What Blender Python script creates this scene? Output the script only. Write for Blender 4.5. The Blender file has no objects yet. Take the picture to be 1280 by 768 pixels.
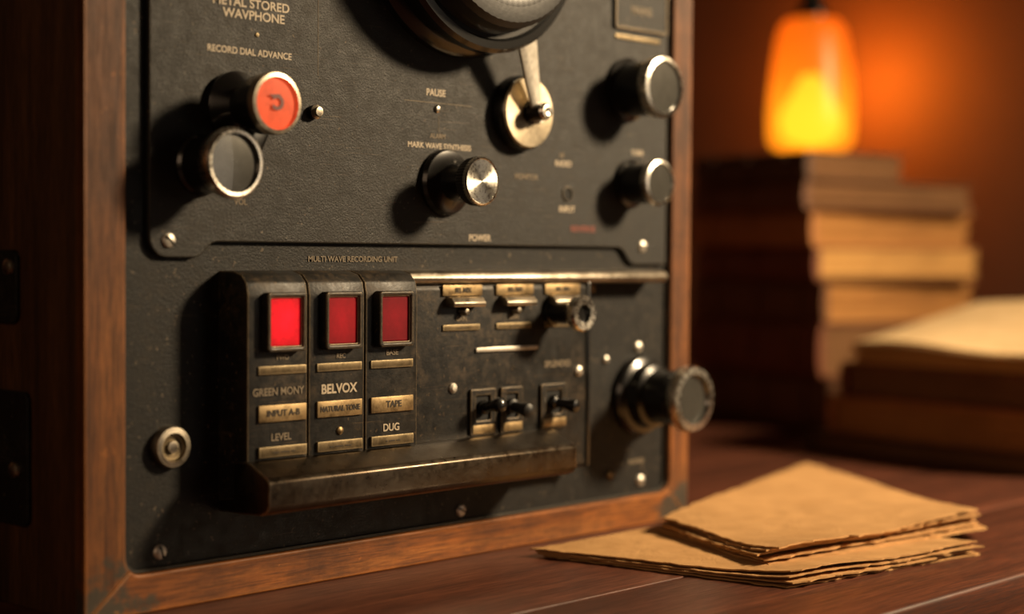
import bpy, bmesh, math, random
from mathutils import Matrix, Vector
random.seed(4)
SC=bpy.context.scene
SC.view_settings.view_transform='Standard'
TZ=0.75
# ---------------------------------------------------------------- camera
def make_camera():
    cd=bpy.data.cameras.new("camera"); c=bpy.data.objects.new("camera",cd); SC.collection.objects.link(c)
    cd.sensor_width=36; cd.lens=59.06; cd.clip_start=.02
    a=math.radians(43); p=math.radians(1.72); ro=math.radians(.4)
    f=Vector((math.cos(a)*math.cos(p),math.sin(a)*math.cos(p),-math.sin(p)))
    r=f.cross(Vector((0,0,1))).normalized(); u=r.cross(f)
    r2=r*math.cos(ro)+u*math.sin(ro); u2=-r*math.sin(ro)+u*math.cos(ro)
    M=Matrix((r2,u2,-f)).transposed().to_4x4(); M.translation=Vector((-.517,-.813,TZ+.206))
    c.matrix_world=M
    cd.dof.use_dof=True; cd.dof.focus_distance=1.06; cd.dof.aperture_fstop=2.6
    SC.camera=c
make_camera()
# ---------------------------------------------------------------- materials
class N:
    def __init__(s,name):
        s.m=bpy.data.materials.new(name); s.m.use_nodes=True
        s.t=s.m.node_tree; s.b=s.t.nodes["Principled BSDF"]; s.out=s.t.nodes["Material Output"]
        s.tc=s.t.nodes.new("ShaderNodeTexCoord")
    def n(s,ty,**k):
        x=s.t.nodes.new(ty)
        for a,b in k.items(): setattr(x,a,b)
        return x
    def l(s,a,b): s.t.links.new(a,b)
    def mapping(s,scale=(1,1,1),rot=(0,0,0)):
        m=s.n("ShaderNodeMapping"); m.inputs["Scale"].default_value=scale; m.inputs["Rotation"].default_value=rot
        s.l(s.tc.outputs["Object"],m.inputs["Vector"]); return m.outputs["Vector"]
    def noise(s,vec,scale,detail=4,rough=.55,dist=0):
        x=s.n("ShaderNodeTexNoise"); x.inputs["Scale"].default_value=scale; x.inputs["Detail"].default_value=detail
        x.inputs["Roughness"].default_value=rough; x.inputs["Distortion"].default_value=dist
        s.l(vec,x.inputs["Vector"]); return x.outputs["Fac"]
    def math(s,op,a,b=0.0,clamp=False):
        x=s.n("ShaderNodeMath",operation=op,use_clamp=clamp)
        for i,v in enumerate((a,b)):
            if isinstance(v,bpy.types.NodeSocket): s.l(v,x.inputs[i])
            else: x.inputs[i].default_value=v
        return x.outputs[0]
    def dist(s,pt):
        x=s.n("ShaderNodeVectorMath",operation='DISTANCE'); s.l(s.tc.outputs["Object"],x.inputs[0]); x.inputs[1].default_value=pt; return x.outputs["Value"]
    def edge(s,radius,lo=.03,hi=.12):
        """mask for edge wear and painted edge highlights: how far the rounded normal departs from the face normal"""
        b=s.n("ShaderNodeBevel"); b.samples=4; b.inputs["Radius"].default_value=radius
        g=s.n("ShaderNodeNewGeometry"); d=s.n("ShaderNodeVectorMath",operation='DOT_PRODUCT')
        s.l(b.outputs[0],d.inputs[0]); s.l(g.outputs["Normal"],d.inputs[1])
        e=s.math('SUBTRACT',1.0,d.outputs["Value"])
        nz=s.noise(s.mapping(),220,4,.7)
        e=s.math('MULTIPLY',e,s.math('MULTIPLY',nz,2.0))
        return s.ramp(e,[(lo,G(0)),(hi,G(1))])
    def ramp(s,fac,stops):
        x=s.n("ShaderNodeValToRGB"); e=x.color_ramp.elements
        while len(e)<len(stops): e.new(.5)
        for i,(p,c) in enumerate(stops):
            e[i].position=p; e[i].color=(*c,1) if len(c)==3 else c
        s.l(fac,x.inputs["Fac"]); return x.outputs["Color"]
    def mix(s,fac,a,b,mode='MIX'):
        x=s.n("ShaderNodeMix",data_type='RGBA',blend_type=mode)
        for i,v in ((0,fac),(6,a),(7,b)):
            if isinstance(v,bpy.types.NodeSocket): s.l(v,x.inputs[i])
            elif i==0: x.inputs[0].default_value=v
            else: x.inputs[i].default_value=(*v,1)
        return x.outputs[2]
    def bump(s,h,strength=.3,dist=.0005):
        x=s.n("ShaderNodeBump"); x.inputs["Strength"].default_value=strength; x.inputs["Distance"].default_value=dist
        s.l(h,x.inputs["Height"]); s.l(x.outputs["Normal"],s.b.inputs["Normal"])
    def set(s,**k):
        for a,v in k.items():
            a=a.replace("_"," ")
            if isinstance(v,bpy.types.NodeSocket): s.l(v,s.b.inputs[a])
            elif isinstance(v,tuple) and len(v)==3: s.b.inputs[a].default_value=(*v,1)
            else: s.b.inputs[a].default_value=v
        return s
G=lambda v:(v,v,v)
def crackle(name,base,rough=.42,grain=650,bs=.5,dust=(.16,.12,.08),dustamt=.35,wear_glint=None,wamt=1.0,spec=.4):
    m=N(name); v=m.mapping()
    g=m.noise(v,grain,3,.6); big=m.noise(v,14,6,.65); fine=m.noise(v,120,5,.7)
    d=m.math('MULTIPLY',m.ramp(big,[(.42,G(0)),(.68,G(1))]),m.ramp(fine,[(.45,G(0)),(.7,G(dustamt))]))
    spk=m.ramp(m.noise(v,330,2,.5),[(.67,G(0)),(.73,G(.6))])
    c=m.mix(d,base,dust); c=m.mix(spk,c,dust)
    # long thin scratches in two directions, broken up by a coarse mask
    msk=m.ramp(m.noise(v,30,3,.6),[(.45,G(0)),(.6,G(1))])
    for rot,sc0 in (((0,.5,0),(6,6,300)),((0,-.95,0),(9,6,380))):
        sc=m.ramp(m.noise(m.mapping(sc0,rot),3,3,.5),[(.66,G(0)),(.70,G(.4))]); c=m.mix(m.math('MULTIPLY',sc,msk),c,dust)
    # rubbed patches
    rub=m.ramp(m.noise(v,48,7,.75,.4),[(.62,G(0)),(.70,G(.35*min(1,dustamt*3)))]); c=m.mix(rub,c,tuple(x*.8 for x in dust))
    if wear_glint:
        e=m.edge(.0016); ee=m.math('MULTIPLY',e,wamt)
        c=m.mix(ee,c,wear_glint); m.set(Metallic=m.math('MULTIPLY',ee,.8))
    m.set(Base_Color=c,Roughness=m.ramp(fine,[(.3,G(rough-.06)),(.7,G(rough+.14))]),Specular_IOR_Level=spec)
    m.bump(g,bs,.0006); return m.m
M={}
M['panel']=crackle("black_crackle_paint",(.0080,.0076,.0070),.50,800,.55,dustamt=.13,spec=.30)
M['plate']=crackle("black_wrinkle_paint",(.0110,.0104,.0095),.50,900,.8,dustamt=.12,wear_glint=(.20,.16,.11),wamt=.6,spec=.36)  # edge colour paints the plate's lit edge line as well as wear
M['key']=crackle("worn_black_enamel",(.0085,.0080,.0072),.42,500,.25,(.12,.078,.040),.6,wear_glint=(.42,.32,.20),wamt=.95,spec=.36)
def metal(name,col,rough,dirt=(.05,.035,.02),amt=.6,scale=60,an=0,wear_glint=None,met=1.0):
    m=N(name); v=m.mapping(); a=m.noise(v,scale,6,.7); b=m.noise(v,scale*6,4,.7)
    f=m.ramp(a,[(.45,G(0)),(.68,G(amt))])
    c=m.mix(f,col,dirt)
    if wear_glint: c=m.mix(m.edge(.0022,.02,.10),c,wear_glint)
    m.set(Base_Color=c,Metallic=met,Roughness=m.ramp(b,[(.3,G(rough)),(.75,G(min(1,rough+.22)))]))
    m.bump(b,.12,.0002)
    if an:
        m.set(Anisotropic=an); t=m.n("ShaderNodeTangent",direction_type='RADIAL',axis='Y'); m.l(t.outputs[0],m.b.inputs["Tangent"])
    return m.m
M['chrome']=metal("aged_chrome",(.74,.70,.62),.17,(.25,.2,.14),amt=.35)
M['leverm']=metal("brushed_lever_steel",(.74,.70,.62),.40,(.3,.25,.18),amt=.3,met=.8)
M['steel']=metal("worn_steel",(.42,.37,.30),.28,(.05,.038,.025),.75,45,wear_glint=(.75,.66,.5))
M['handle']=metal("worn_dark_steel",(.105,.085,.064),.25,(.050,.030,.016),.8,30,wear_glint=(.66,.55,.40))  # pale edge colour paints the bar's bright edge highlight along with wear
M['brass']=metal("tarnished_brass",(.37,.27,.145),.42,(.08,.05,.025),.8,90)
M['brassdull']=metal("dull_brass",(.17,.13,.078),.48,(.04,.03,.018),.8,120,wear_glint=(.42,.34,.21))
M['spun']=metal("spun_metal",(.70,.67,.60),.2,amt=.1,an=.85)
M['disc']=metal("aged_brass_disc",(.46,.39,.28),.34,(.16,.11,.06),.45,50,an=.5)
def simple(name,col,rough,metallic=0,bs=0,emis=None,es=0,coat=0,ctr=None,spec=.5):
    m=N(name); v=m.mapping(); a=m.noise(v,180,5,.65)
    m.set(Base_Color=m.mix(m.ramp(a,[(.35,G(0)),(.75,G(.6))]),col,tuple(c*.55 for c in col)),Roughness=rough,Metallic=metallic,Coat_Weight=coat,Specular_IOR_Level=spec)
    if bs: m.bump(a,bs,.0004)
    if emis:
        m.set(Emission_Color=m.mix(m.ramp(m.noise(v,110,5,.7),[(.4,G(0)),(.7,G(.8))]),emis,tuple(c*.4 for c in emis)),Emission_Strength=es)
        if ctr:
            mr=m.n("ShaderNodeMapRange"); mr.inputs[1].default_value=.002; mr.inputs[2].default_value=.016; mr.inputs[3].default_value=es; mr.inputs[4].default_value=es*.3
            m.l(m.dist(ctr),mr.inputs[0]); m.set(Emission_Strength=mr.outputs[0])
    return m.m
M['bakelite']=simple("black_bakelite",(.008,.0078,.0075),.27,coat=.4)
M['knurl']=simple("black_rubber",(.015,.015,.015),.5,bs=.4)
M['face']=simple("smoky_dial_glass",(.13,.127,.115),.24,.6,coat=1)
M['dialface']=simple("ivory_dial",(.62,.56,.44),.4,coat=.6)
M['paint']=simple("cream_lettering",(.55,.46,.34),.6)
M['paintdim']=simple("faded_lettering",(.22,.175,.12),.7)
M['ink']=simple("dark_ink",(.045,.032,.02),.6)
M['redink']=simple("red_lettering",(.22,.05,.03),.6)
M['orange']=simple("orange_lens",(.62,.085,.028),.5,emis=(1,.11,.035),es=.42,spec=.2)
M['glyph']=simple("dark_red_ink",(.16,.018,.010),.5)
M['red1']=simple("lit_red_lens",(.45,.004,.010),.40,emis=(1,.006,.018),es=1.25,ctr=(.121,-.034,.167),spec=.2)
M['red2']=simple("red_lens",(.22,.004,.010),.45,emis=(1,.008,.020),es=.26,ctr=(.166,-.034,.168),spec=.18)
M['red3']=simple("dusty_red_lens",(.16,.004,.010),.45,emis=(1,.008,.020),es=.14,ctr=(.210,-.034,.168),spec=.18)
M['black']=simple("black_void",(.004,.004,.004),.8)
def wood(name,c1,c2,c3,axis='X',rough=.4,wear_glint=False,coat=.3,gs=1.0):
    m=N(name)
    sc={'X':(1.2,22,22),'Z':(22,22,1.2),'Y':(22,1.2,22)}[axis]
    v=m.mapping(tuple(s*gs for s in sc)); w=m.noise(v,3.2,8,.62,.8)
    v2=m.mapping(tuple(s*6*gs for s in sc)); f=m.noise(v2,6,4,.7)
    col=m.ramp(w,[(.28,c1),(.5,c2),(.72,c3)])
    col=m.mix(m.ramp(f,[(.40,G(0)),(.62,G(.65))]),col,tuple(c*.4 for c in c1))
    rr=m.ramp(f,[(.3,G(rough)),(.7,G(rough+.2))])
    if wear_glint:
        b=m.noise(m.mapping(),17,6,.68); b2=m.noise(m.mapping(),60,5,.7)
        near=m.math('MINIMUM',m.dist((0,0,0)),m.dist((.553,0,0)))
        k0=m.math('ADD',m.math('MULTIPLY',m.math('SUBTRACT',.055,near),5.0),b)
        # grime
        col=m.mix(m.ramp(m.noise(m.mapping(),9,7,.7),[(.42,G(0)),(.66,G(.75))]),col,tuple(c*.5 for c in c1))
        k=m.ramp(k0,[(.60,G(0)),(.66,G(.9))]); col=m.mix(k,col,m.mix(b2,(.012,.013,.011),(.07,.062,.045)))
        col=m.mix(m.ramp(b2,[(.64,G(0)),(.74,G(.5))]),col,tuple(min(1,c*2.0) for c in c3))
        col=m.mix(m.math('MULTIPLY',m.edge(.003),.6),col,tuple(min(1,c*1.6) for c in c3))
    m.set(Base_Color=col,Roughness=rr,Coat_Weight=coat,Coat_Roughness=.3,Specular_IOR_Level=.35); m.bump(f,.3,.0005)
    return m.m
M['woodH']=wood("oiled_oak_rail",(.085,.024,.005),(.32,.100,.017),(.46,.17,.036),'X',.48,True,.06)
M['woodV']=wood("oiled_oak_stile",(.050,.016,.004),(.19,.062,.012),(.31,.112,.024),'Z',.50,True,.05)
M['woodS']=wood("dark_walnut_side",(.030,.012,.0045),(.085,.034,.012),(.14,.057,.020),'Z',.5,False,.1)
M['table']=wood("mahogany_top",(.055,.018,.010),(.13,.040,.021),(.21,.070,.036),'X',.38,False,.2,.7)
def paper(name,col,col2,lines=False):
    m=N(name)
    v=m.mapping((3,3,420) if lines else (1,1,1)); a=m.noise(v,2 if lines else 45,5,.6); b=m.noise(m.mapping(),9,5,.6)
    c=m.mix(m.ramp(a,[(.3,G(0)),(.7,G(.75))]),col,col2); c=m.mix(m.ramp(b,[(.45,G(0)),(.8,G(.5))]),c,tuple(x*.6 for x in col2))
    m.set(Base_Color=c,Roughness=.85,Specular_IOR_Level=.25); m.bump(m.noise(m.mapping(),24,6,.7,.6) if not lines else a,.8 if not lines else .5,.0026 if not lines else .0006); return m.m
M['kraft']=paper("kraft_paper",(.60,.345,.145),(.44,.24,.09))
M['pages']=paper("yellowed_page_edges",(.72,.42,.14),(.40,.19,.055),True)
M['pagesor']=paper("orange_page_edges",(.54,.27,.08),(.30,.12,.036),True)
M['pagesdk']=paper("browned_page_edges",(.24,.12,.05),(.12,.055,.024),True)
M['sheet']=paper("yellowed_sheet",(.80,.58,.32),(.66,.45,.22))
def cloth(name,col):
    m=N(name); a=m.noise(m.mapping(),70,5,.7); m.set(Base_Color=m.mix(m.ramp(a,[(.4,G(0)),(.75,G(.7))]),col,tuple(c*.4 for c in col)),Roughness=.6); m.bump(a,.3,.0006); return m.m
M['cov1']=cloth("brown_book_cloth",(.17,.066,.026)); M['cov2']=cloth("oxblood_book_cloth",(.20,.055,.022)); M['cov3']=cloth("tan_book_cloth",(.48,.19,.055)); M['cov4']=cloth("umber_book_cloth",(.10,.045,.024))
def plaster(name,col):
    m=N(name); a=m.noise(m.mapping(),3,8,.65); m.set(Base_Color=m.mix(m.ramp(a,[(.3,G(0)),(.7,G(.6))]),col,tuple(c*.6 for c in col)),Roughness=.75); m.bump(m.noise(m.mapping(),60,5,.6),.2,.002); return m.m
M['wall']=plaster("brown_plaster",(.17,.078,.048)); M['ceil']=plaster("ceiling_plaster",(.2,.15,.11)); M['floor']=wood("floor_boards",(.05,.02,.01),(.09,.04,.02),(.13,.06,.03),'X',.5)
# ---------------------------------------------------------------- mesh helpers
def link(o,parent=None):
    SC.collection.objects.link(o)
    if parent: o.parent=parent
    return o
def empty(name,loc):
    e=bpy.data.objects.new(name,None); e.empty_display_size=.05; e.location=loc; SC.collection.objects.link(e); return e
def finish(bm,name,mats,parent=None,loc=(0,0,0),rot=(0,0,0),ang=32):
    bmesh.ops.recalc_face_normals(bm,faces=bm.faces)
    me=bpy.data.meshes.new(name); bm.to_mesh(me); bm.free()
    for x in (mats if isinstance(mats,list) else [mats]): me.materials.append(M[x])
    me.polygons.foreach_set("use_smooth",[True]*len(me.polygons)); me.set_sharp_from_angle(angle=math.radians(ang))
    o=bpy.data.objects.new(name,me); o.location=loc; o.rotation_euler=rot
    return link(o,parent)
def add_box(bm,a,b,bev=0,seg=2,mi=0):
    r=bmesh.ops.create_cube(bm,size=1); vs=r['verts']
    for v in vs:
        for i in range(3): v.co[i]=(a[i]+b[i])/2+v.co[i]*(b[i]-a[i])
    fs={f for v in vs for f in v.link_faces}
    for f in fs: f.material_index=mi
    if bev:
        es=list({e for v in vs for e in v.link_edges})
        bmesh.ops.bevel(bm,geom=es,offset=bev,segments=seg,profile=.5,affect='EDGES',material=-1)
def box(name,a,b,mat,parent=None,bev=0,seg=2,**k):
    bm=bmesh.new(); add_box(bm,a,b,bev,seg); return finish(bm,name,mat,parent,**k)
def prism_x(name,prof,x0,x1,mat,parent,bev=.001):
    bm=bmesh.new()
    A=[bm.verts.new((x0,-p,z)) for p,z in prof]; B=[bm.verts.new((x1,-p,z)) for p,z in prof]
    n=len(prof); bm.faces.new(A); bm.faces.new(B[::-1])
    for i in range(n): bm.faces.new((A[i],B[i],B[(i+1)%n],A[(i+1)%n]))
    bmesh.ops.recalc_face_normals(bm,faces=bm.faces)
    if bev: bmesh.ops.bevel(bm,geom=list(bm.edges),offset=bev,segments=2,profile=.5,affect='EDGES')
    return finish(bm,name,mat,parent)
def lathe(name,cx,cz,prof,mats,parent,seg=72,y=0,knurl=None,tilt=(0,0,0)):
    """prof: (protrusion, radius, material index)"""
    bm=bmesh.new(); rings=[]
    for p,r,mi in prof:
        if r<=1e-6: rings.append([bm.verts.new((0,-p,0))])
        else:
            ring=[]
            for i in range(seg):
                a=2*math.pi*i/seg; rr=r
                if knurl and mi==knurl[0] and i%2: rr=r*(1-knurl[1])
                ring.append(bm.verts.new((math.cos(a)*rr,-p,math.sin(a)*rr)))
            rings.append(ring)
    for k in range(len(rings)-1):
        A,B=rings[k],rings[k+1]; mi=prof[k+1][2]
        for i in range(seg):
            j=(i+1)%seg
            if len(A)==1 and len(B)==1: continue
            if len(A)==1: f=bm.faces.new((A[0],B[i],B[j]))
            elif len(B)==1: f=bm.faces.new((A[i],A[j],B[0]))
            else: f=bm.faces.new((A[i],A[j],B[j],B[i]))
            f.material_index=mi
    return finish(bm,name,mats,parent,(cx,y,cz),tilt,ang=28)
def plate(name,loops,y0,y1,bev,mat,parent):
    """flat plate with holes in x/z, from y0 (back) to y1 (front, more negative)"""
    cu=bpy.data.curves.new(name,'CURVE'); cu.dimensions='2D'; cu.fill_mode='BOTH'
    for L in loops:
        s=cu.splines.new('POLY'); s.points.add(len(L)-1); s.use_cyclic_u=True
        for i,(x,z) in enumerate(L): s.points[i].co=(x,z,0,1)
    h=abs(y1-y0)/2; cu.extrude=max(h-bev,1e-5); cu.bevel_depth=bev; cu.bevel_resolution=2; cu.offset=-bev
    o=bpy.data.objects.new(name+"_c",cu); SC.collection.objects.link(o)
    dg=bpy.context.evaluated_depsgraph_get(); me=bpy.data.meshes.new_from_object(o.evaluated_get(dg)); bpy.data.objects.remove(o)
    me.transform(Matrix.Rotation(math.pi/2,4,'X')); me.transform(Matrix.Translation((0,(y0+y1)/2,0)))
    me.materials.clear(); me.materials.append(M[mat])
    me.polygons.foreach_set("use_smooth",[True]*len(me.polygons)); me.set_sharp_from_angle(angle=math.radians(30))
    return link(bpy.data.objects.new(name,me),parent)
def rr(x0,z0,x1,z1,r,n=6):
    L=[]
    for cx,cz,a0 in ((x1-r,z1-r,0),(x0+r,z1-r,90),(x0+r,z0+r,180),(x1-r,z0+r,270)):
        for i in range(n+1):
            a=math.radians(a0+90*i/n); L.append((cx+r*math.cos(a),cz+r*math.sin(a)))
    return L
def text(s,x,z,size,y,mat,parent,name,sx=1.0,off=.022):
    cu=bpy.data.curves.new(name,'FONT'); cu.body=s; cu.size=size; cu.align_x='CENTER'; cu.align_y='CENTER'; cu.extrude=.00012; cu.offset=size*off
    o=bpy.data.objects.new(name+"_c",cu); SC.collection.objects.link(o)
    dg=bpy.context.evaluated_depsgraph_get(); me=bpy.data.meshes.new_from_object(o.evaluated_get(dg)); bpy.data.objects.remove(o)
    me.transform(Matrix.Diagonal((sx,1,1,1))); me.materials.clear(); me.materials.append(M[mat])
    o=bpy.data.objects.new(name,me); o.rotation_euler=(math.pi/2,0,0); o.location=(x,y,z); return link(o,parent)
# ================================================================ TAPE RECORDER
D=empty("vintage_tape_recorder",(0,0,TZ))
W,H=.553,.62
bm=bmesh.new()
add_box(bm,(0,.0,.0),(.014,.32,H),.0015); add_box(bm,(W-.014,0,0),(W,.32,H),.0015)
add_box(bm,(.014,.0,0),(W-.014,.32,.014)); add_box(bm,(.014,0,H-.014),(W-.014,.32,H)); add_box(bm,(.014,.308,.014),(W-.014,.32,H-.014))
finish(bm,"carcass",'woodS',D)
def frame_piece(name,outer,mat):
    return plate(name,[outer],0.001,-.008,.0012,mat,D)
def corner(cx,cz,a0,a1,r=.011,n=6): return [(cx+r*math.cos(math.radians(a0+(a1-a0)*i/n)),cz+r*math.sin(math.radians(a0+(a1-a0)*i/n))) for i in range(n+1)]
i0,i1,j0,j1=.027,.5295,.0225,H-.024; R=.011
bl=corner(i0+R,j0+R,225,180); bl2=corner(i0+R,j0+R,270,225); br=corner(i1-R,j0+R,270,315); br2=corner(i1-R,j0+R,315,360)
frame_piece("stile_left",[(0,0)]+bl+[(i0,j1),(0,H)],'woodV')
frame_piece("stile_right",[(W,0),(W,H),(i1,j1)]+br2[::-1],'woodV')
frame_piece("rail_bottom",[(0,0),(W,0)]+br[::-1]+bl2,'woodH')
frame_piece("rail_top",[(0,H),(i0,j1),(i1,j1),(W,H)],'woodH')
plate("face_panel",[rr(i0-.002,j0-.002,i1+.002,j1+.002,.011)],.004,-.002,.0008,'panel',D)
plate("panel_rim",[rr(i0,j0,i1,j1,.011),rr(i0+.0022,j0+.0022,i1-.0022,j1-.0022,.009)],0,-.0045,.0006,'plate',D)
c1=[(.056+.012*math.cos(math.radians(a)),.216+.012*math.sin(math.radians(a))) for a in range(180,271,15)]
plate("upper_plate",[c1+[(.076,.204),(.080,.2055),(.088,.2125),(.092,.2135),(.466,.2135),(.471,.2115),(.479,.203),(.484,.2005),(.5235,.2005),(.5235,.592),(.044,.592)]],-.001,-.0062,.0010,'plate',D)
def screw(x,z,y,r=.0048,mat='brass',ang=None):
    lathe("screw",x,z,[(0,0,0),(0,r,0),(.0007,r,0),(.0018,r*.85,0),(.0026,r*.5,0),(.0029,0,0)],[mat],D,24,y)
    a=random.uniform(0,3.14) if ang is None else ang
    box("screw_slot",(-r*.8,-.0032,-r*.1),(r*.8,-.002,r*.1),'black',D,loc=(x,y,z),rot=(0,a,0))
for x,z,y in ((.057,.214,-.006),(.494,.2145,-.006),(.054,.033,-.002),(.302,.031,-.002),(.499,.0335,-.002)): screw(x,z,y,.0045,'leverm')
screw(.463,.041,-.002,.004,'brass'); screw(.495,.137,-.002,.0042,'leverm'); screw(.456,.129,-.002,.0032,'leverm')
lathe("jack_socket",.060,.094,[(0,.0125,0),(.004,.0125,0),(.006,.0115,0),(.0065,.0085,0),(.004,.0075,1),(.0035,.004,1),(.0055,.0035,0),(.006,0,0)],['steel','brassdull'],D,40,-.002)
PY=-.006
lathe("indicator_knob",.104,.294,[(0,.021,0),(.004,.021,0),(.006,.019,0),(.012,.0125,0),(.024,.0125,0),(.026,.0175,0),(.036,.0182,0),(.038,.0182,1),(.041,.0176,1),(.0415,.0155,1),(.0395,.0151,2),(.0405,0,2)],['bakelite','steel','orange'],D,72,PY)
text("C",.1045,.2940,.0115,PY-.0412,'glyph',D,"lens_glyph",-1.0,.05)
box("lens_glyph_bar",(-.004,-.0003,-.0006),(.0035,0,.0006),'glyph',D,loc=(.1025,PY-.0410,.2985),rot=(0,-.1,0))
lathe("button_knob",.079,.2585,[(0,.018,0),(.003,.018,0),(.005,.0165,0),(.024,.0170,0),(.025,.0195,1),(.030,.0208,1),(.034,.0203,1),(.0352,.0188,1),(.0350,.0172,1),(.0325,.0165,2),(.0338,0,2)],['bakelite','chrome','face'],D,72,PY)
box("knob_bridge",(-.008,-.016,-.014),(.008,0,.014),'bakelite',D,.004,3,loc=(.108,PY,.272),rot=(0,.5,0))
lathe("small_stud",.165,.295,[(0,.0045,0),(.004,.0045,0),(.005,.003,1),(.007,.0028,1),(.0075,0,1)],['bakelite','steel'],D,32,PY)
lathe("selector_knob",.280,.2555,[(0,.0225,0),(.003,.0225,0),(.0055,.021,0),(.007,.0165,0),(.010,.0125,0),(.022,.0115,0),(.025,.0125,0),(.027,.0158,1),(.034,.0166,1),(.0362,.0160,2),(.0368,.0150,2),(.0362,.0145,2),(.0362,0,2)],['bakelite','knurl','spun'],D,96,PY,knurl=(1,.03))
lathe("tuning_knob",.473,.3325,[(0,.024,0),(.003,.024,0),(.005,.0205,0),(.028,.0205,0),(.029,.0225,1),(.034,.0232,1),(.037,.0222,1),(.0378,.0195,1),(.036,.0188,2),(.0368,0,2)],['bakelite','chrome','face'],D,72,PY)
lathe("tone_knob",.478,.262,[(0,.0185,0),(.003,.0185,0),(.005,.0155,0),(.023,.0155,0),(.024,.0168,1),(.028,.0175,1),(.030,.0168,1),(.0306,.0148,1),(.0296,.0143,2),(.030,0,2)],['bakelite','chrome','face'],D,72,PY)
lathe("volume_knob",.496,.100,[(0,.031,0),(.004,.031,0),(.007,.029,0),(.009,.025,0),(.018,.0240,0),(.020,.0205,0),(.038,.0205,0),(.042,.0230,0),(.047,.0250,0),(.051,.0250,1),(.0545,.0238,1),(.055,.0188,1),(.0515,.0172,2),(.0520,0,2)],['bakelite','chrome','face'],D,80,-.002)
lathe("lever_hub",.353,.307,[(0,.0265,0),(.006,.0265,0),(.010,.0250,0),(.0105,.0245,1),(.0115,.024,1),(.0118,0,1)],['bakelite','disc'],D,72,PY)
def lever():
    bm=bmesh.new()
    a=Vector((.357,0,.304)); b=Vector((.333,0,.354)); d=(b-a).normalized(); s=Vector((d.z,0,-d.x))
    prof=[(-.004,.0045),(.010,.0050),(.028,.0070),(.055,.0095)]
    ring=[]
    for t,w in prof:
        yy=-.0235-.010*max(0,min(1,t/.05))**1.5
        c=a+d*t
        ring.append([bm.verts.new(c+s*w+Vector((0,yy,0))),bm.verts.new(c+s*w*.6+Vector((0,yy-.0014,0))),bm.verts.new(c-s*w*.6+Vector((0,yy-.0014,0))),bm.verts.new(c-s*w+Vector((0,yy,0))),bm.verts.new(c-s*w+Vector((0,yy+.002,0))),bm.verts.new(c+s*w+Vector((0,yy+.002,0)))])
    for A,B in zip(ring,ring[1:]):
        for i in range(6): bm.faces.new((A[i],A[(i+1)%6],B[(i+1)%6],B[i]))
    bm.faces.new(ring[0]); bm.faces.new(ring[-1][::-1])
    finish(bm,"chrome_lever",'leverm',D)
lever()
lathe("lever_pivot",.3545,.307,[(.010,.0085,0),(.012,.0085,0),(.013,.0065,0),(.019,.0060,0),(.020,.0062,0),(.0245,.0062,0),(.027,.0048,1),(.0272,.003,1),(.026,0,1)],['bakelite','chrome'],D,40,PY)
lathe("main_dial",.292,.432,[(0,.092,0),(.006,.092,0),(.009,.090,0),(.012,.086,0),(.020,.086,0),(.024,.0905,0),(.030,.0905,0),(.033,.088,0),(.0335,.083,0),(.031,.081,0),(.031,.078,0),(.033,.077,1),(.046,.0755,1),(.050,.072,1),(.0515,.0620,1),(.0505,.0530,0),(.0515,.0520,2),(.0515,.0490,2),(.0495,.0480,2),(.0495,.0,4)],['bakelite','knurl','chrome','steel','dialface'],D,144,PY,knurl=(1,.006))
lathe("dial_hub",.292,.432,[(.0485,.012,0),(.060,.011,0),(.062,.009,0),(.062,0,0)],['steel'],D,48,PY)
plate("nameplate",[rr(.457,.378,.520,.412,.002)],PY,PY-.0022,.0006,'panel',D)
plate("nameplate_rim",[rr(.457,.378,.520,.412,.002),rr(.4588,.3798,.5182,.4102,.001)],PY,PY-.0030,.0004,'key',D)
text("MAINS",.488,.393,.0085,PY-.0024,'paintdim',D,"label_mains"); box("name_strip",(.459,-.0075,.3705),(.512,-.006,.3735),'brassdull',D,.0003)
TY=PY-.0003
def T(s,x,z,size,mat='paint',y=TY,sx=1.0,off=.022): text(s,x,z,size,y,mat,D,"label",sx,off)
T("METAL STORED",.117,.3565,.0075,sx=1.1); T("WAVPHONE",.119,.3495,.0075,sx=1.1)
T("RECORD DIAL ADVANCE",.116,.3275,.0056,sx=1.0); lathe("rivet",.121,.3385,[(0,.0015,0),(.001,.0012,0),(.0013,0,0)],['brassdull'],D,16,PY)
box("scribe_line",(.1690,-.0064,.318),(.1693,-.006,.40),'paintdim',D)
T("PAUSE",.272,.3150,.0064); box("scribe_line",(.243,-.0064,.3082),(.306,-.006,.3086),'paintdim',D)
lathe("rivet",.273,.3045,[(0,.0028,0),(.0012,.0026,0),(.002,.0015,0),(.0022,0,0)],['chrome'],D,20,PY)
box("scribe_line",(.2747,-.0064,.288),(.2750,-.006,.300),'paintdim',D)
T("ALARM",.274,.2862,.0045,'paintdim'); T("MARK WAVE SYNTHESIS",.276,.2795,.0052,sx=1.05)
T("HI",.4,.2795,.0050,'paintdim'); T("RADIO",.4016,.2735,.0058); T("MONITOR",.362,.2625,.0052,'paintdim'); T("INPUT",.406,.2405,.0062)
T("POWER",.315,.2185,.0062); T("REVERSE",.424,.2265,.0062,'redink',sx=1.2); T("TONE",.487,.2855,.0052); T("VOL",.109,.2375,.0050,'paintdim')
lathe("jack_hole",.406,.252,[(0,.0058,0),(.0012,.0056,0),(.0014,.0046,0),(.0005,.0044,1),(.0003,0,1)],['plate','black'],D,32,PY)
T("MULTI WAVE RECORDING UNIT",.203,.2035,.0050,'paintdim',-.0024,1.05)
colprof=[(0,.0527),(.028,.0527),(.030,.056),(.030,.182),(.0285,.1895),(.0235,.1945),(.016,.1965),(0,.1965)]
cols=[(.0960,.1415),(.1427,.1877),(.1889,.2335)]
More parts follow.
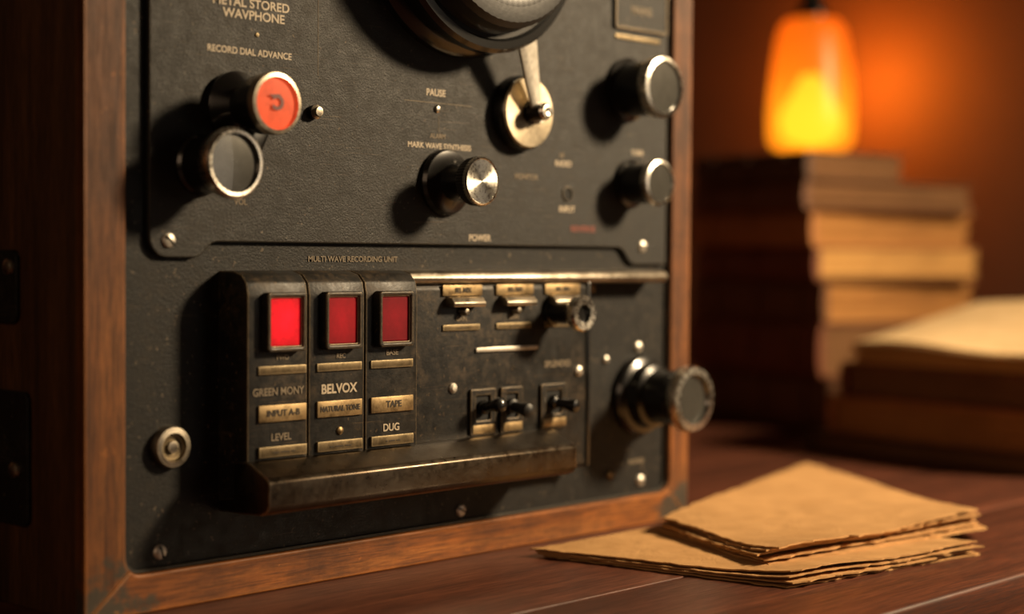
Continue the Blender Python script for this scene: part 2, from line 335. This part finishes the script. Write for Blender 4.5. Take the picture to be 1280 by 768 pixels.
for a,b in cols: prism_x("key_column",colprof,a,b,'key',D,.0012)
KY=-.030
for i,((a,b),cx) in enumerate(zip(cols,(.1215,.1665,.2105))):
    plate("lens_bezel",[rr(cx-.0150,.1485,cx+.0145,.1838,.0022),rr(cx-.0125,.1512,cx+.0120,.1811,.001)],KY+.001,KY-.006,.0010,'key',D)
    plate("lens_bezel_lip",[rr(cx-.0128,.1509,cx+.0123,.1814,.001),rr(cx-.0118,.1519,cx+.0113,.1804,.001)],KY+.001,KY-.0048,.0003,'key',D)
    plate("lens",[rr(cx-.0119,.1518,cx+.0114,.1805,.001)],KY,KY-.0036,.0008,('red1','red2','red3')[i],D)
    w=.0182
    def strip(z,h,mat='brass',ex=.0012): box("label_strip",(cx-w,KY-ex,z-h/2),(cx+w,KY,z+h/2),mat,D,.0004)
    strip(.1375,.0052,'brassdull'); strip(.1118,.0100,'brass',.0016); strip(.0890,.0064,'brassdull',.0020)
T("FWD",.122,.1448,.0042,'paintdim',KY-.0003); T("REC",.168,.1440,.0042,'paintdim',KY-.0003); T("BASE",.211,.1445,.0048,'paintdim',KY-.0003)
T("GREEN MONY",.119,.1245,.0064,'paintdim',KY-.0003,.95); T("BELVOX",.1665,.1238,.0080,'paint',KY-.0003,.98,.03)
T("LEVEL",.121,.0972,.0060,'paintdim',KY-.0003); T("DUG",.2105,.0968,.0066,'paint',KY-.0003)
T("INPUT A-B",.1215,.1118,.0054,'ink',KY-.0018); T("NATURAL TONE",.1665,.1118,.0048,'ink',KY-.0018,.9); T("TAPE",.2115,.1118,.0058,'ink',KY-.0018)
T("--- ---- --",.122,.0890,.005,'ink',KY-.0022); T("-- ---- ---",.1665,.0890,.005,'ink',KY-.0022); T("- --- --",.2105,.0890,.005,'ink',KY-.0022)
lathe("rivet",.1672,.0978,[(0,.0026,0),(.001,.0024,0),(.0018,.0012,0),(.002,0,0)],['brass'],D,20,KY)
prism_x("control_face",[(0,.0527),(.018,.0527),(.020,.056),(.020,.184),(.018,.188),(0,.188)],.2347,.414,'key',D,.0010)
prism_x("top_ledge",[(0,.1870),(.019,.1870),(.0225,.1885),(.0235,.1915),(.0215,.1950),(.016,.1965),(0,.1965)],.2347,.505,'steel',D,.0008)
FY=-.020
for cx in (.2835,.335,.385):
    box("switch_plate",(cx-.0188,FY-.0016,.1795),(cx+.0188,FY,.1868),'brass',D,.0004)
    T("SEL MIX",cx,.1832,.0044,'ink',FY-.0019)
    prism_x("switch_tab",[(.020,.1790),(.026,.1785),(.029,.1750),(.0285,.1722),(.024,.1728),(.020,.1735)],cx-.015,cx+.015,'steel',D,.0006)
    if cx<.38:
        lathe("switch_pin",cx,.1690,[(0,.0030,0),(.004,.0028,0),(.006,.0018,0),(.0064,0,0)],['steel'],D,20,FY)
        T("GAIN",cx,.1640,.0042,'paintdim',FY-.0003)
    box("label_strip",(cx-.0180,FY-.0012,.1562),(cx+.0170,FY,.1603),'brassdull',D,.0003)
    T("- -- --",cx,.1582,.004,'ink',FY-.0015)
box("label_strip",(.416,-.0055,.180),(.440,-.002,.1855),'brass',D,.0004)
lathe("eyelet_knob",.3745,.1665,[(0,.0095,0),(.003,.009,0),(.004,.0075,0),(.020,.0075,0),(.022,.0105,1),(.026,.0128,1),(.030,.0128,1),(.0315,.0115,1),(.031,.0065,1),(.0285,.0058,0),(.028,0,0)],['bakelite','chrome'],D,56,FY)
box("index_strip",(.297,FY-.0016,.1410),(.359,FY,.1440),'leverm',D,.0004)
T("SPLENDID",.381,.1297,.0062,'paintdim',FY-.0003); screw(.404,.1237,FY,.0040,'leverm')
lathe("rivet",.2755,.1178,[(0,.0036,0),(.0012,.0034,0),(.0024,.002,0),(.0027,0,0)],['leverm'],D,24,FY)
for k,(a,b) in enumerate(((.291,.3155),(.321,.343),(.362,.389))):
    cx=(a+b)/2
    plate("toggle_plate",[rr(a,.0845,b,.1160,.0012),rr(a+.005,.0945,b-.005,.1115,.001)],FY+.001,FY-.0024,.0006,'key',D)
    box("toggle_well",(a+.004,FY-.0006,.0935),(b-.004,FY+.0004,.1125),'black',D)
    box("toggle_label",(a+.0015,FY-.0032,.0858),(b-.0015,FY-.002,.0915),'brass',D,.0003)
    lathe("toggle_lever",cx,.1030,[(0,.0050,0),(.004,.0050,0),(.005,.0034,0),(.012,.0040,0),(.017,.0050,0),(.020,.0048,0),(.0215,.0025,0),(.0218,0,0)],['bakelite' if k!=1 else 'knurl'],D,28,FY,tilt=(-.18 if k==0 else .12,0,.25 if k==2 else (-.1 if k==1 else 0)))
box("gap_shade_strip",(.413,-.0215,.054),(.4160,0,.188),'bakelite',D,.0006)  # thin dark strip drawn in for the shadow gap beside the control face
prism_x("handle_bar",[(.018,.0835),(.031,.0845),(.0345,.0838),(.0500,.0765),(.0525,.0740),(.0522,.0600),(.0500,.0565),(.0440,.0540),(.004,.0527),(.004,.060),(.018,.062)],.0945,.3660,'handle',D,.0009)
T("PHONES",.494,.0485,.0050,'paintdim',-.0024); T("o",.478,.0485,.004,'paintdim',-.0024)
def side_plate(name,y0,z0,y1,z1,sc):
    o=plate(name,[rr(y0,z0,y1,z1,.006)],.0,.003,.0008,'panel',D); o.rotation_euler=(0,0,math.pi/2); o.location=(0,0,0)
    for (yy,zz) in sc:
        s=lathe("screw",0,zz,[(0,.005,0),(.0015,.0045,0),(.0028,.002,0),(.003,0,0)],['steel'],D,24); s.location=(-.003,yy,zz); s.rotation_euler=(0,0,-math.pi/2)
side_plate("side_latch",.058,.165,.120,.208,[(.066,.198),(.11,.18)])
side_plate("side_hinge",.046,.048,.130,.126,[(.060,.080),(.115,.11)])
# ================================================================ TABLE
TX=1.60
Tb=empty("wooden_table",(0,0,0))
bm=bmesh.new(); y=-.31; k=0
for y1 in (-.158,-.002,.150,.302,.454,.606,.76,.90):
    add_box(bm,(-.75,y,TZ-.035),(TX,y1-.0004,TZ),.0006 if k else .003,3); y=y1; k+=1
finish(bm,"table_top",'table',Tb)
bm=bmesh.new()
for x in (-.70,TX-.12):
    for yy in (-.27,.80): add_box(bm,(x,yy,0),(x+.07,yy+.07,TZ-.035),.004)
add_box(bm,(-.66,-.265,TZ-.12),(TX-.08,-.245,TZ-.035),.002); add_box(bm,(-.66,.835,TZ-.12),(TX-.08,.855,TZ-.035),.002)
finish(bm,"table_frame",'table',Tb)
# ================================================================ BOOKS
def book(name,parent,x0,y0,z0,L,Wd,h,cov,pg,rot=0,c=.003):
    """spine along local y at x=0, page edges on the -y face"""
    bm=bmesh.new()
    add_box(bm,(0,0,0),(L,Wd,c),.0008,1,0); add_box(bm,(0,0,h-c),(L,Wd,h),.0008,1,0)
    n=8; P=[]
    for i in range(n+1):
        t=math.pi*i/n; P.append((-.006*math.sin(t),h/2-h/2*math.cos(t)))
    prev=None
    for yy in (0,Wd):
        ring=[bm.verts.new((px,yy,pz)) for px,pz in P]+[bm.verts.new((.004,yy,h)),bm.verts.new((.004,yy,0))]
        f=bm.faces.new(ring); f.material_index=0
        if prev:
            for i in range(len(ring)):
                f=bm.faces.new((prev[i],prev[(i+1)%len(ring)],ring[(i+1)%len(ring)],ring[i])); f.material_index=0
        prev=ring
    for t in (.18,.5,.82): add_box(bm,(-.0085,Wd*t-.004,h*.12),(-.003,Wd*t+.004,h*.88),.001,1,0)
    m=max(2,int((h-2*c)/.004)); dz=(h-2*c)/m
    for i in range(m):
        j=random.uniform(0,.005); add_box(bm,(.003,.002+j,c+i*dz),(L-.004-random.uniform(0,.008),Wd-.004,c+(i+1)*dz),.0006,1,1)
    return finish(bm,name,[cov,pg],parent,(x0,y0,z0),(0,0,rot))
S1=empty("book_stack",(1.176,.267,TZ)); S1.rotation_euler=(0,0,math.radians(-15))
z=0; zz=[(.066,'cov1','pagesdk',.012,.27,.24,0),(.063,'cov2','pagesdk',.0,.26,.24,.02),(.051,'cov1','pagesor',.008,.27,.23,.05),(.040,'cov2','pages',-.010,.265,.23,-.03),(.043,'cov3','pagesor',-.014,.275,.22,.03),(.035,'cov1','pagesdk',-.03,.270,.22,-.04),(.034,'cov4','pagesdk',-.030,.165,.20,.03)]
for h,cv,pg,dx,L,Wd,ro in zz:
    book("book",S1,dx,random.uniform(-.010,.010),z,L,Wd,h,cv,pg,ro,.002); z+=h
S2=empty("ledger_stack",(1.033,.164,TZ)); S2.rotation_euler=(0,0,math.radians(-90-10))
def flatbook(x0,y0,z0,L,Wd,h,cov,pg,rot=0):
    return book("ledger",S2,x0,y0,z0,L,Wd,h,cov,pg,rot)
flatbook(-.02,-.012,0,.34,.25,.020,'cov4','pagesdk',.02)
flatbook(0,.0,.020,.31,.23,.040,'cov3','pagesor',0)
flatbook(.012,.006,.060,.30,.22,.036,'cov2','pagesdk',-.03)
def sheaf(name,parent,x0,y0,z0,L,Wd,th,lift,mats):
    bm=bmesh.new(); nx,ny=14,14; lay=7
    for k in range(lay):
        za=z0+th*k/lay; t=th/lay*.82; jx=random.uniform(-.006,.006); jy=random.uniform(-.006,.006)
        g=[[None]*(ny+1) for _ in range(nx+1)]; g2=[[None]*(ny+1) for _ in range(nx+1)]
        for i in range(nx+1):
            for j in range(ny+1):
                u,v=i/nx,j/ny; lf=lift*(k+1)/lay*(v**1.4)*(.6+.4*math.sin(u*3.2+.6))+.004*math.sin(u*7+v*3)*k/lay
                g[i][j]=bm.verts.new((x0+jx+L*u,y0+jy+Wd*v,za+lf)); g2[i][j]=bm.verts.new((x0+jx+L*u,y0+jy+Wd*v,za+lf+t))
        for i in range(nx):
            for j in range(ny):
                bm.faces.new((g[i][j],g[i][j+1],g[i+1][j+1],g[i+1][j])); bm.faces.new((g2[i][j],g2[i+1][j],g2[i+1][j+1],g2[i][j+1]))
        for i in range(nx):
            for j in (0,ny): bm.faces.new((g[i][j],g[i+1][j],g2[i+1][j],g2[i][j])).material_index=1
        for j in range(ny):
            for i in (0,nx): bm.faces.new((g[i][j],g[i][j+1],g2[i][j+1],g2[i][j])).material_index=1
    return finish(bm,name,mats,parent)
sheaf("loose_sheets",S2,.025,.006,.0965,.28,.21,.022,.048,['sheet','pages'])
# ================================================================ ENVELOPES / PAPERS
def folder(parent,name,q,z0,n,th,mat,jit=.006,warp=.0015):
    bm=bmesh.new(); N1=32
    for k in range(n):
        Q=[Vector((p[0]+random.uniform(-jit,jit),p[1]+random.uniform(-jit,jit))) for p in q]
        zb=z0+k*th; ph=random.uniform(0,6); top=[];bot=[]
        en=[[random.gauss(0,.0010) for _ in range(N1+1)] for _ in range(4)]
        for i in range(N1+1):
            ra=[];rb=[]
            for j in range(N1+1):
                u,v=i/N1,j/N1
                P=(Q[0]*(1-u)+Q[1]*u)*(1-v)+(Q[3]*(1-u)+Q[2]*u)*v
                P=P+Vector((math.sin(v*9+ph),math.sin(u*8+ph)))*.0022
                if i in (0,N1) or j in (0,N1): P=P+Vector((en[0][j]+en[2][i],en[1][i]+en[3][j]))
                w=warp*(math.sin(u*3+ph)*math.sin(v*3.5+.5)+1)*(k/n)+.006*(k/n)*(max(0,u-.65)/.35)**2*(.4+.6*math.sin(v*4+1)**2)
                ra.append(bm.verts.new((P.x,P.y,zb+w+th*.70))); rb.append(bm.verts.new((P.x,P.y,zb+w)))
            top.append(ra);bot.append(rb)
        for i in range(N1):
            for j in range(N1):
                bm.faces.new((top[i][j],top[i+1][j],top[i+1][j+1],top[i][j+1])); bm.faces.new((bot[i][j],bot[i][j+1],bot[i+1][j+1],bot[i+1][j]))
            for j in (0,N1):
                bm.faces.new((top[i][j],top[i+1][j],bot[i+1][j],bot[i][j])); bm.faces.new((top[j][i],top[j][i+1],bot[j][i+1],bot[j][i]))
    return finish(bm,name,mat,parent)
E=empty("kraft_envelopes",(0,0,TZ))
folder(E,"lower_envelope",[(.337,-.043),(.369,-.231),(.556,-.255),(.63,-.035)],.0003,4,.0014,'kraft',.004,.0010)
folder(E,"upper_envelope",[(.450,-.060),(.385,-.198),(.630,-.222),(.815,.050)],.0068,5,.0018,'kraft',.005,.0014)
# ================================================================ LANTERN
lx,ly=1.441,.458
Lp=empty("pendant_lamp",(lx,ly,TZ))
m=N("amber_glass_shade"); dd=m.dist((0,0,.385))
col=m.ramp(dd,[(.055,(1,.34,.010)),(.09,(1,.20,.006)),(.15,(1,.15,.005))])
mu=m.n("ShaderNodeMapRange"); mu.inputs[1].default_value=.055; mu.inputs[2].default_value=.135; mu.inputs[3].default_value=1.35; mu.inputs[4].default_value=1.0; m.l(dd,mu.inputs[0])
m.set(Base_Color=(.3,.08,.01),Roughness=.35,Emission_Color=col,Emission_Strength=mu.outputs[0])
tr=m.n("ShaderNodeBsdfTransparent"); tr.inputs[0].default_value=(1,.55,.12,1); mx=m.n("ShaderNodeMixShader"); mx.inputs[0].default_value=.80
m.l(tr.outputs[0],mx.inputs[1]); m.l(m.b.outputs[0],mx.inputs[2]); m.l(mx.outputs[0],m.out.inputs["Surface"]); M['glow']=m.m
m=N("glowing_bulb_glass"); m.set(Base_Color=(.8,.6,.2),Emission_Color=(1,.66,.12),Emission_Strength=6.0); M['bulb']=m.m
def vlathe(name,prof,mat,parent,seg=64,cap=True):
    bm=bmesh.new(); rings=[]
    for z,r in prof: rings.append([bm.verts.new((math.cos(2*math.pi*i/seg)*r,math.sin(2*math.pi*i/seg)*r,z)) for i in range(seg)])
    for A,B in zip(rings,rings[1:]):
        for i in range(seg): bm.faces.new((A[i],A[(i+1)%seg],B[(i+1)%seg],B[i]))
    if cap: bm.faces.new(rings[0]); bm.faces.new(rings[-1])
    return finish(bm,name,mat,parent)
vlathe("glass_shade",[(.352,.030),(.353,.042),(.358,.052),(.368,.0575),(.395,.0585),(.430,.0570),(.470,.0530),(.505,.0480),(.522,.0430),(.530,.0360),(.534,.022)],'glow',Lp)
vlathe("bulb",[(.360,.008),(.363,.024),(.370,.035),(.384,.042),(.400,.042),(.414,.036),(.430,.026),(.446,.017),(.456,.013)],'bulb',Lp,32)
vlathe("bulb_holder",[(.456,.0145),(.530,.0145)],'brassdull',Lp,32)
vlathe("lamp_cap",[(.530,.024),(.538,.024),(.545,.018),(.560,.014),(.575,.012),(.577,.006)],'bakelite',Lp)
vlathe("lamp_cord",[(.57,.0025),(2.5-TZ,.0025)],'bakelite',Lp,12)
pl=bpy.data.lights.new("lamp_bulb_light","POINT"); pl.energy=2.5; pl.color=(1,.27,.015); pl.shadow_soft_size=.03
po=bpy.data.objects.new("lamp_bulb_light",pl); po.location=(.075,.0,.46); link(po,Lp)
# ================================================================ ROOM
def room(name,a,b,mat): return box(name,a,b,mat)
X0,X1,Y0,Y1,Z1=-2.2,1.62,-2.4,1.5,2.5
room("floor",(X0-.1,Y0-.1,-.1),(X1+.1,Y1+.1,0),'floor'); room("ceiling",(X0-.1,Y0-.1,Z1),(X1+.1,Y1+.1,Z1+.1),'ceil')
room("wall_right",(X1,Y0-.1,0),(X1+.1,Y1+.1,Z1),'wall'); room("wall_left",(X0-.1,Y0-.1,0),(X0,Y1+.1,Z1),'wall')
room("wall_back",(X0,Y1,0),(X1,Y1+.1,Z1),'wall'); room("wall_front",(X0,Y0-.1,0),(X1,Y0,Z1),'wall')
box("baseboard_right",(X1-.015,Y0,0),(X1,Y1,.10),'woodS',None,.002); box("baseboard_back",(X0,Y1-.015,0),(X1-.015,Y1,.10),'woodS',None,.002)
# ================================================================ LIGHT
def area(name,loc,tgt,e,col,size,spread=180):
    l=bpy.data.lights.new(name,"AREA"); l.energy=e; l.color=col; l.size=size; l.spread=math.radians(spread)
    o=bpy.data.objects.new(name,l); SC.collection.objects.link(o); o.location=loc
    o.rotation_euler=(Vector(loc)-Vector(tgt)).to_track_quat('Z','Y').to_euler()
area("key_light",(1.30,-1.10,1.66),(.68,.02,.93),15.5,(1,.75,.46),.22,92)
area("sheen_softbox",(1.15,-2.1,1.15),(.25,0,.98),.9,(1,.82,.62),.8,120)  # added softbox, no window there; gives panel and chrome their sheen
area("fill_light",(-1.6,-.8,1.5),(.3,0,.95),3.4,(1,.66,.40),.8)
w=bpy.data.worlds.new("world"); w.use_nodes=True; w.node_tree.nodes["Background"].inputs[0].default_value=(.02,.012,.008,1); w.node_tree.nodes["Background"].inputs[1].default_value=.4; SC.world=w
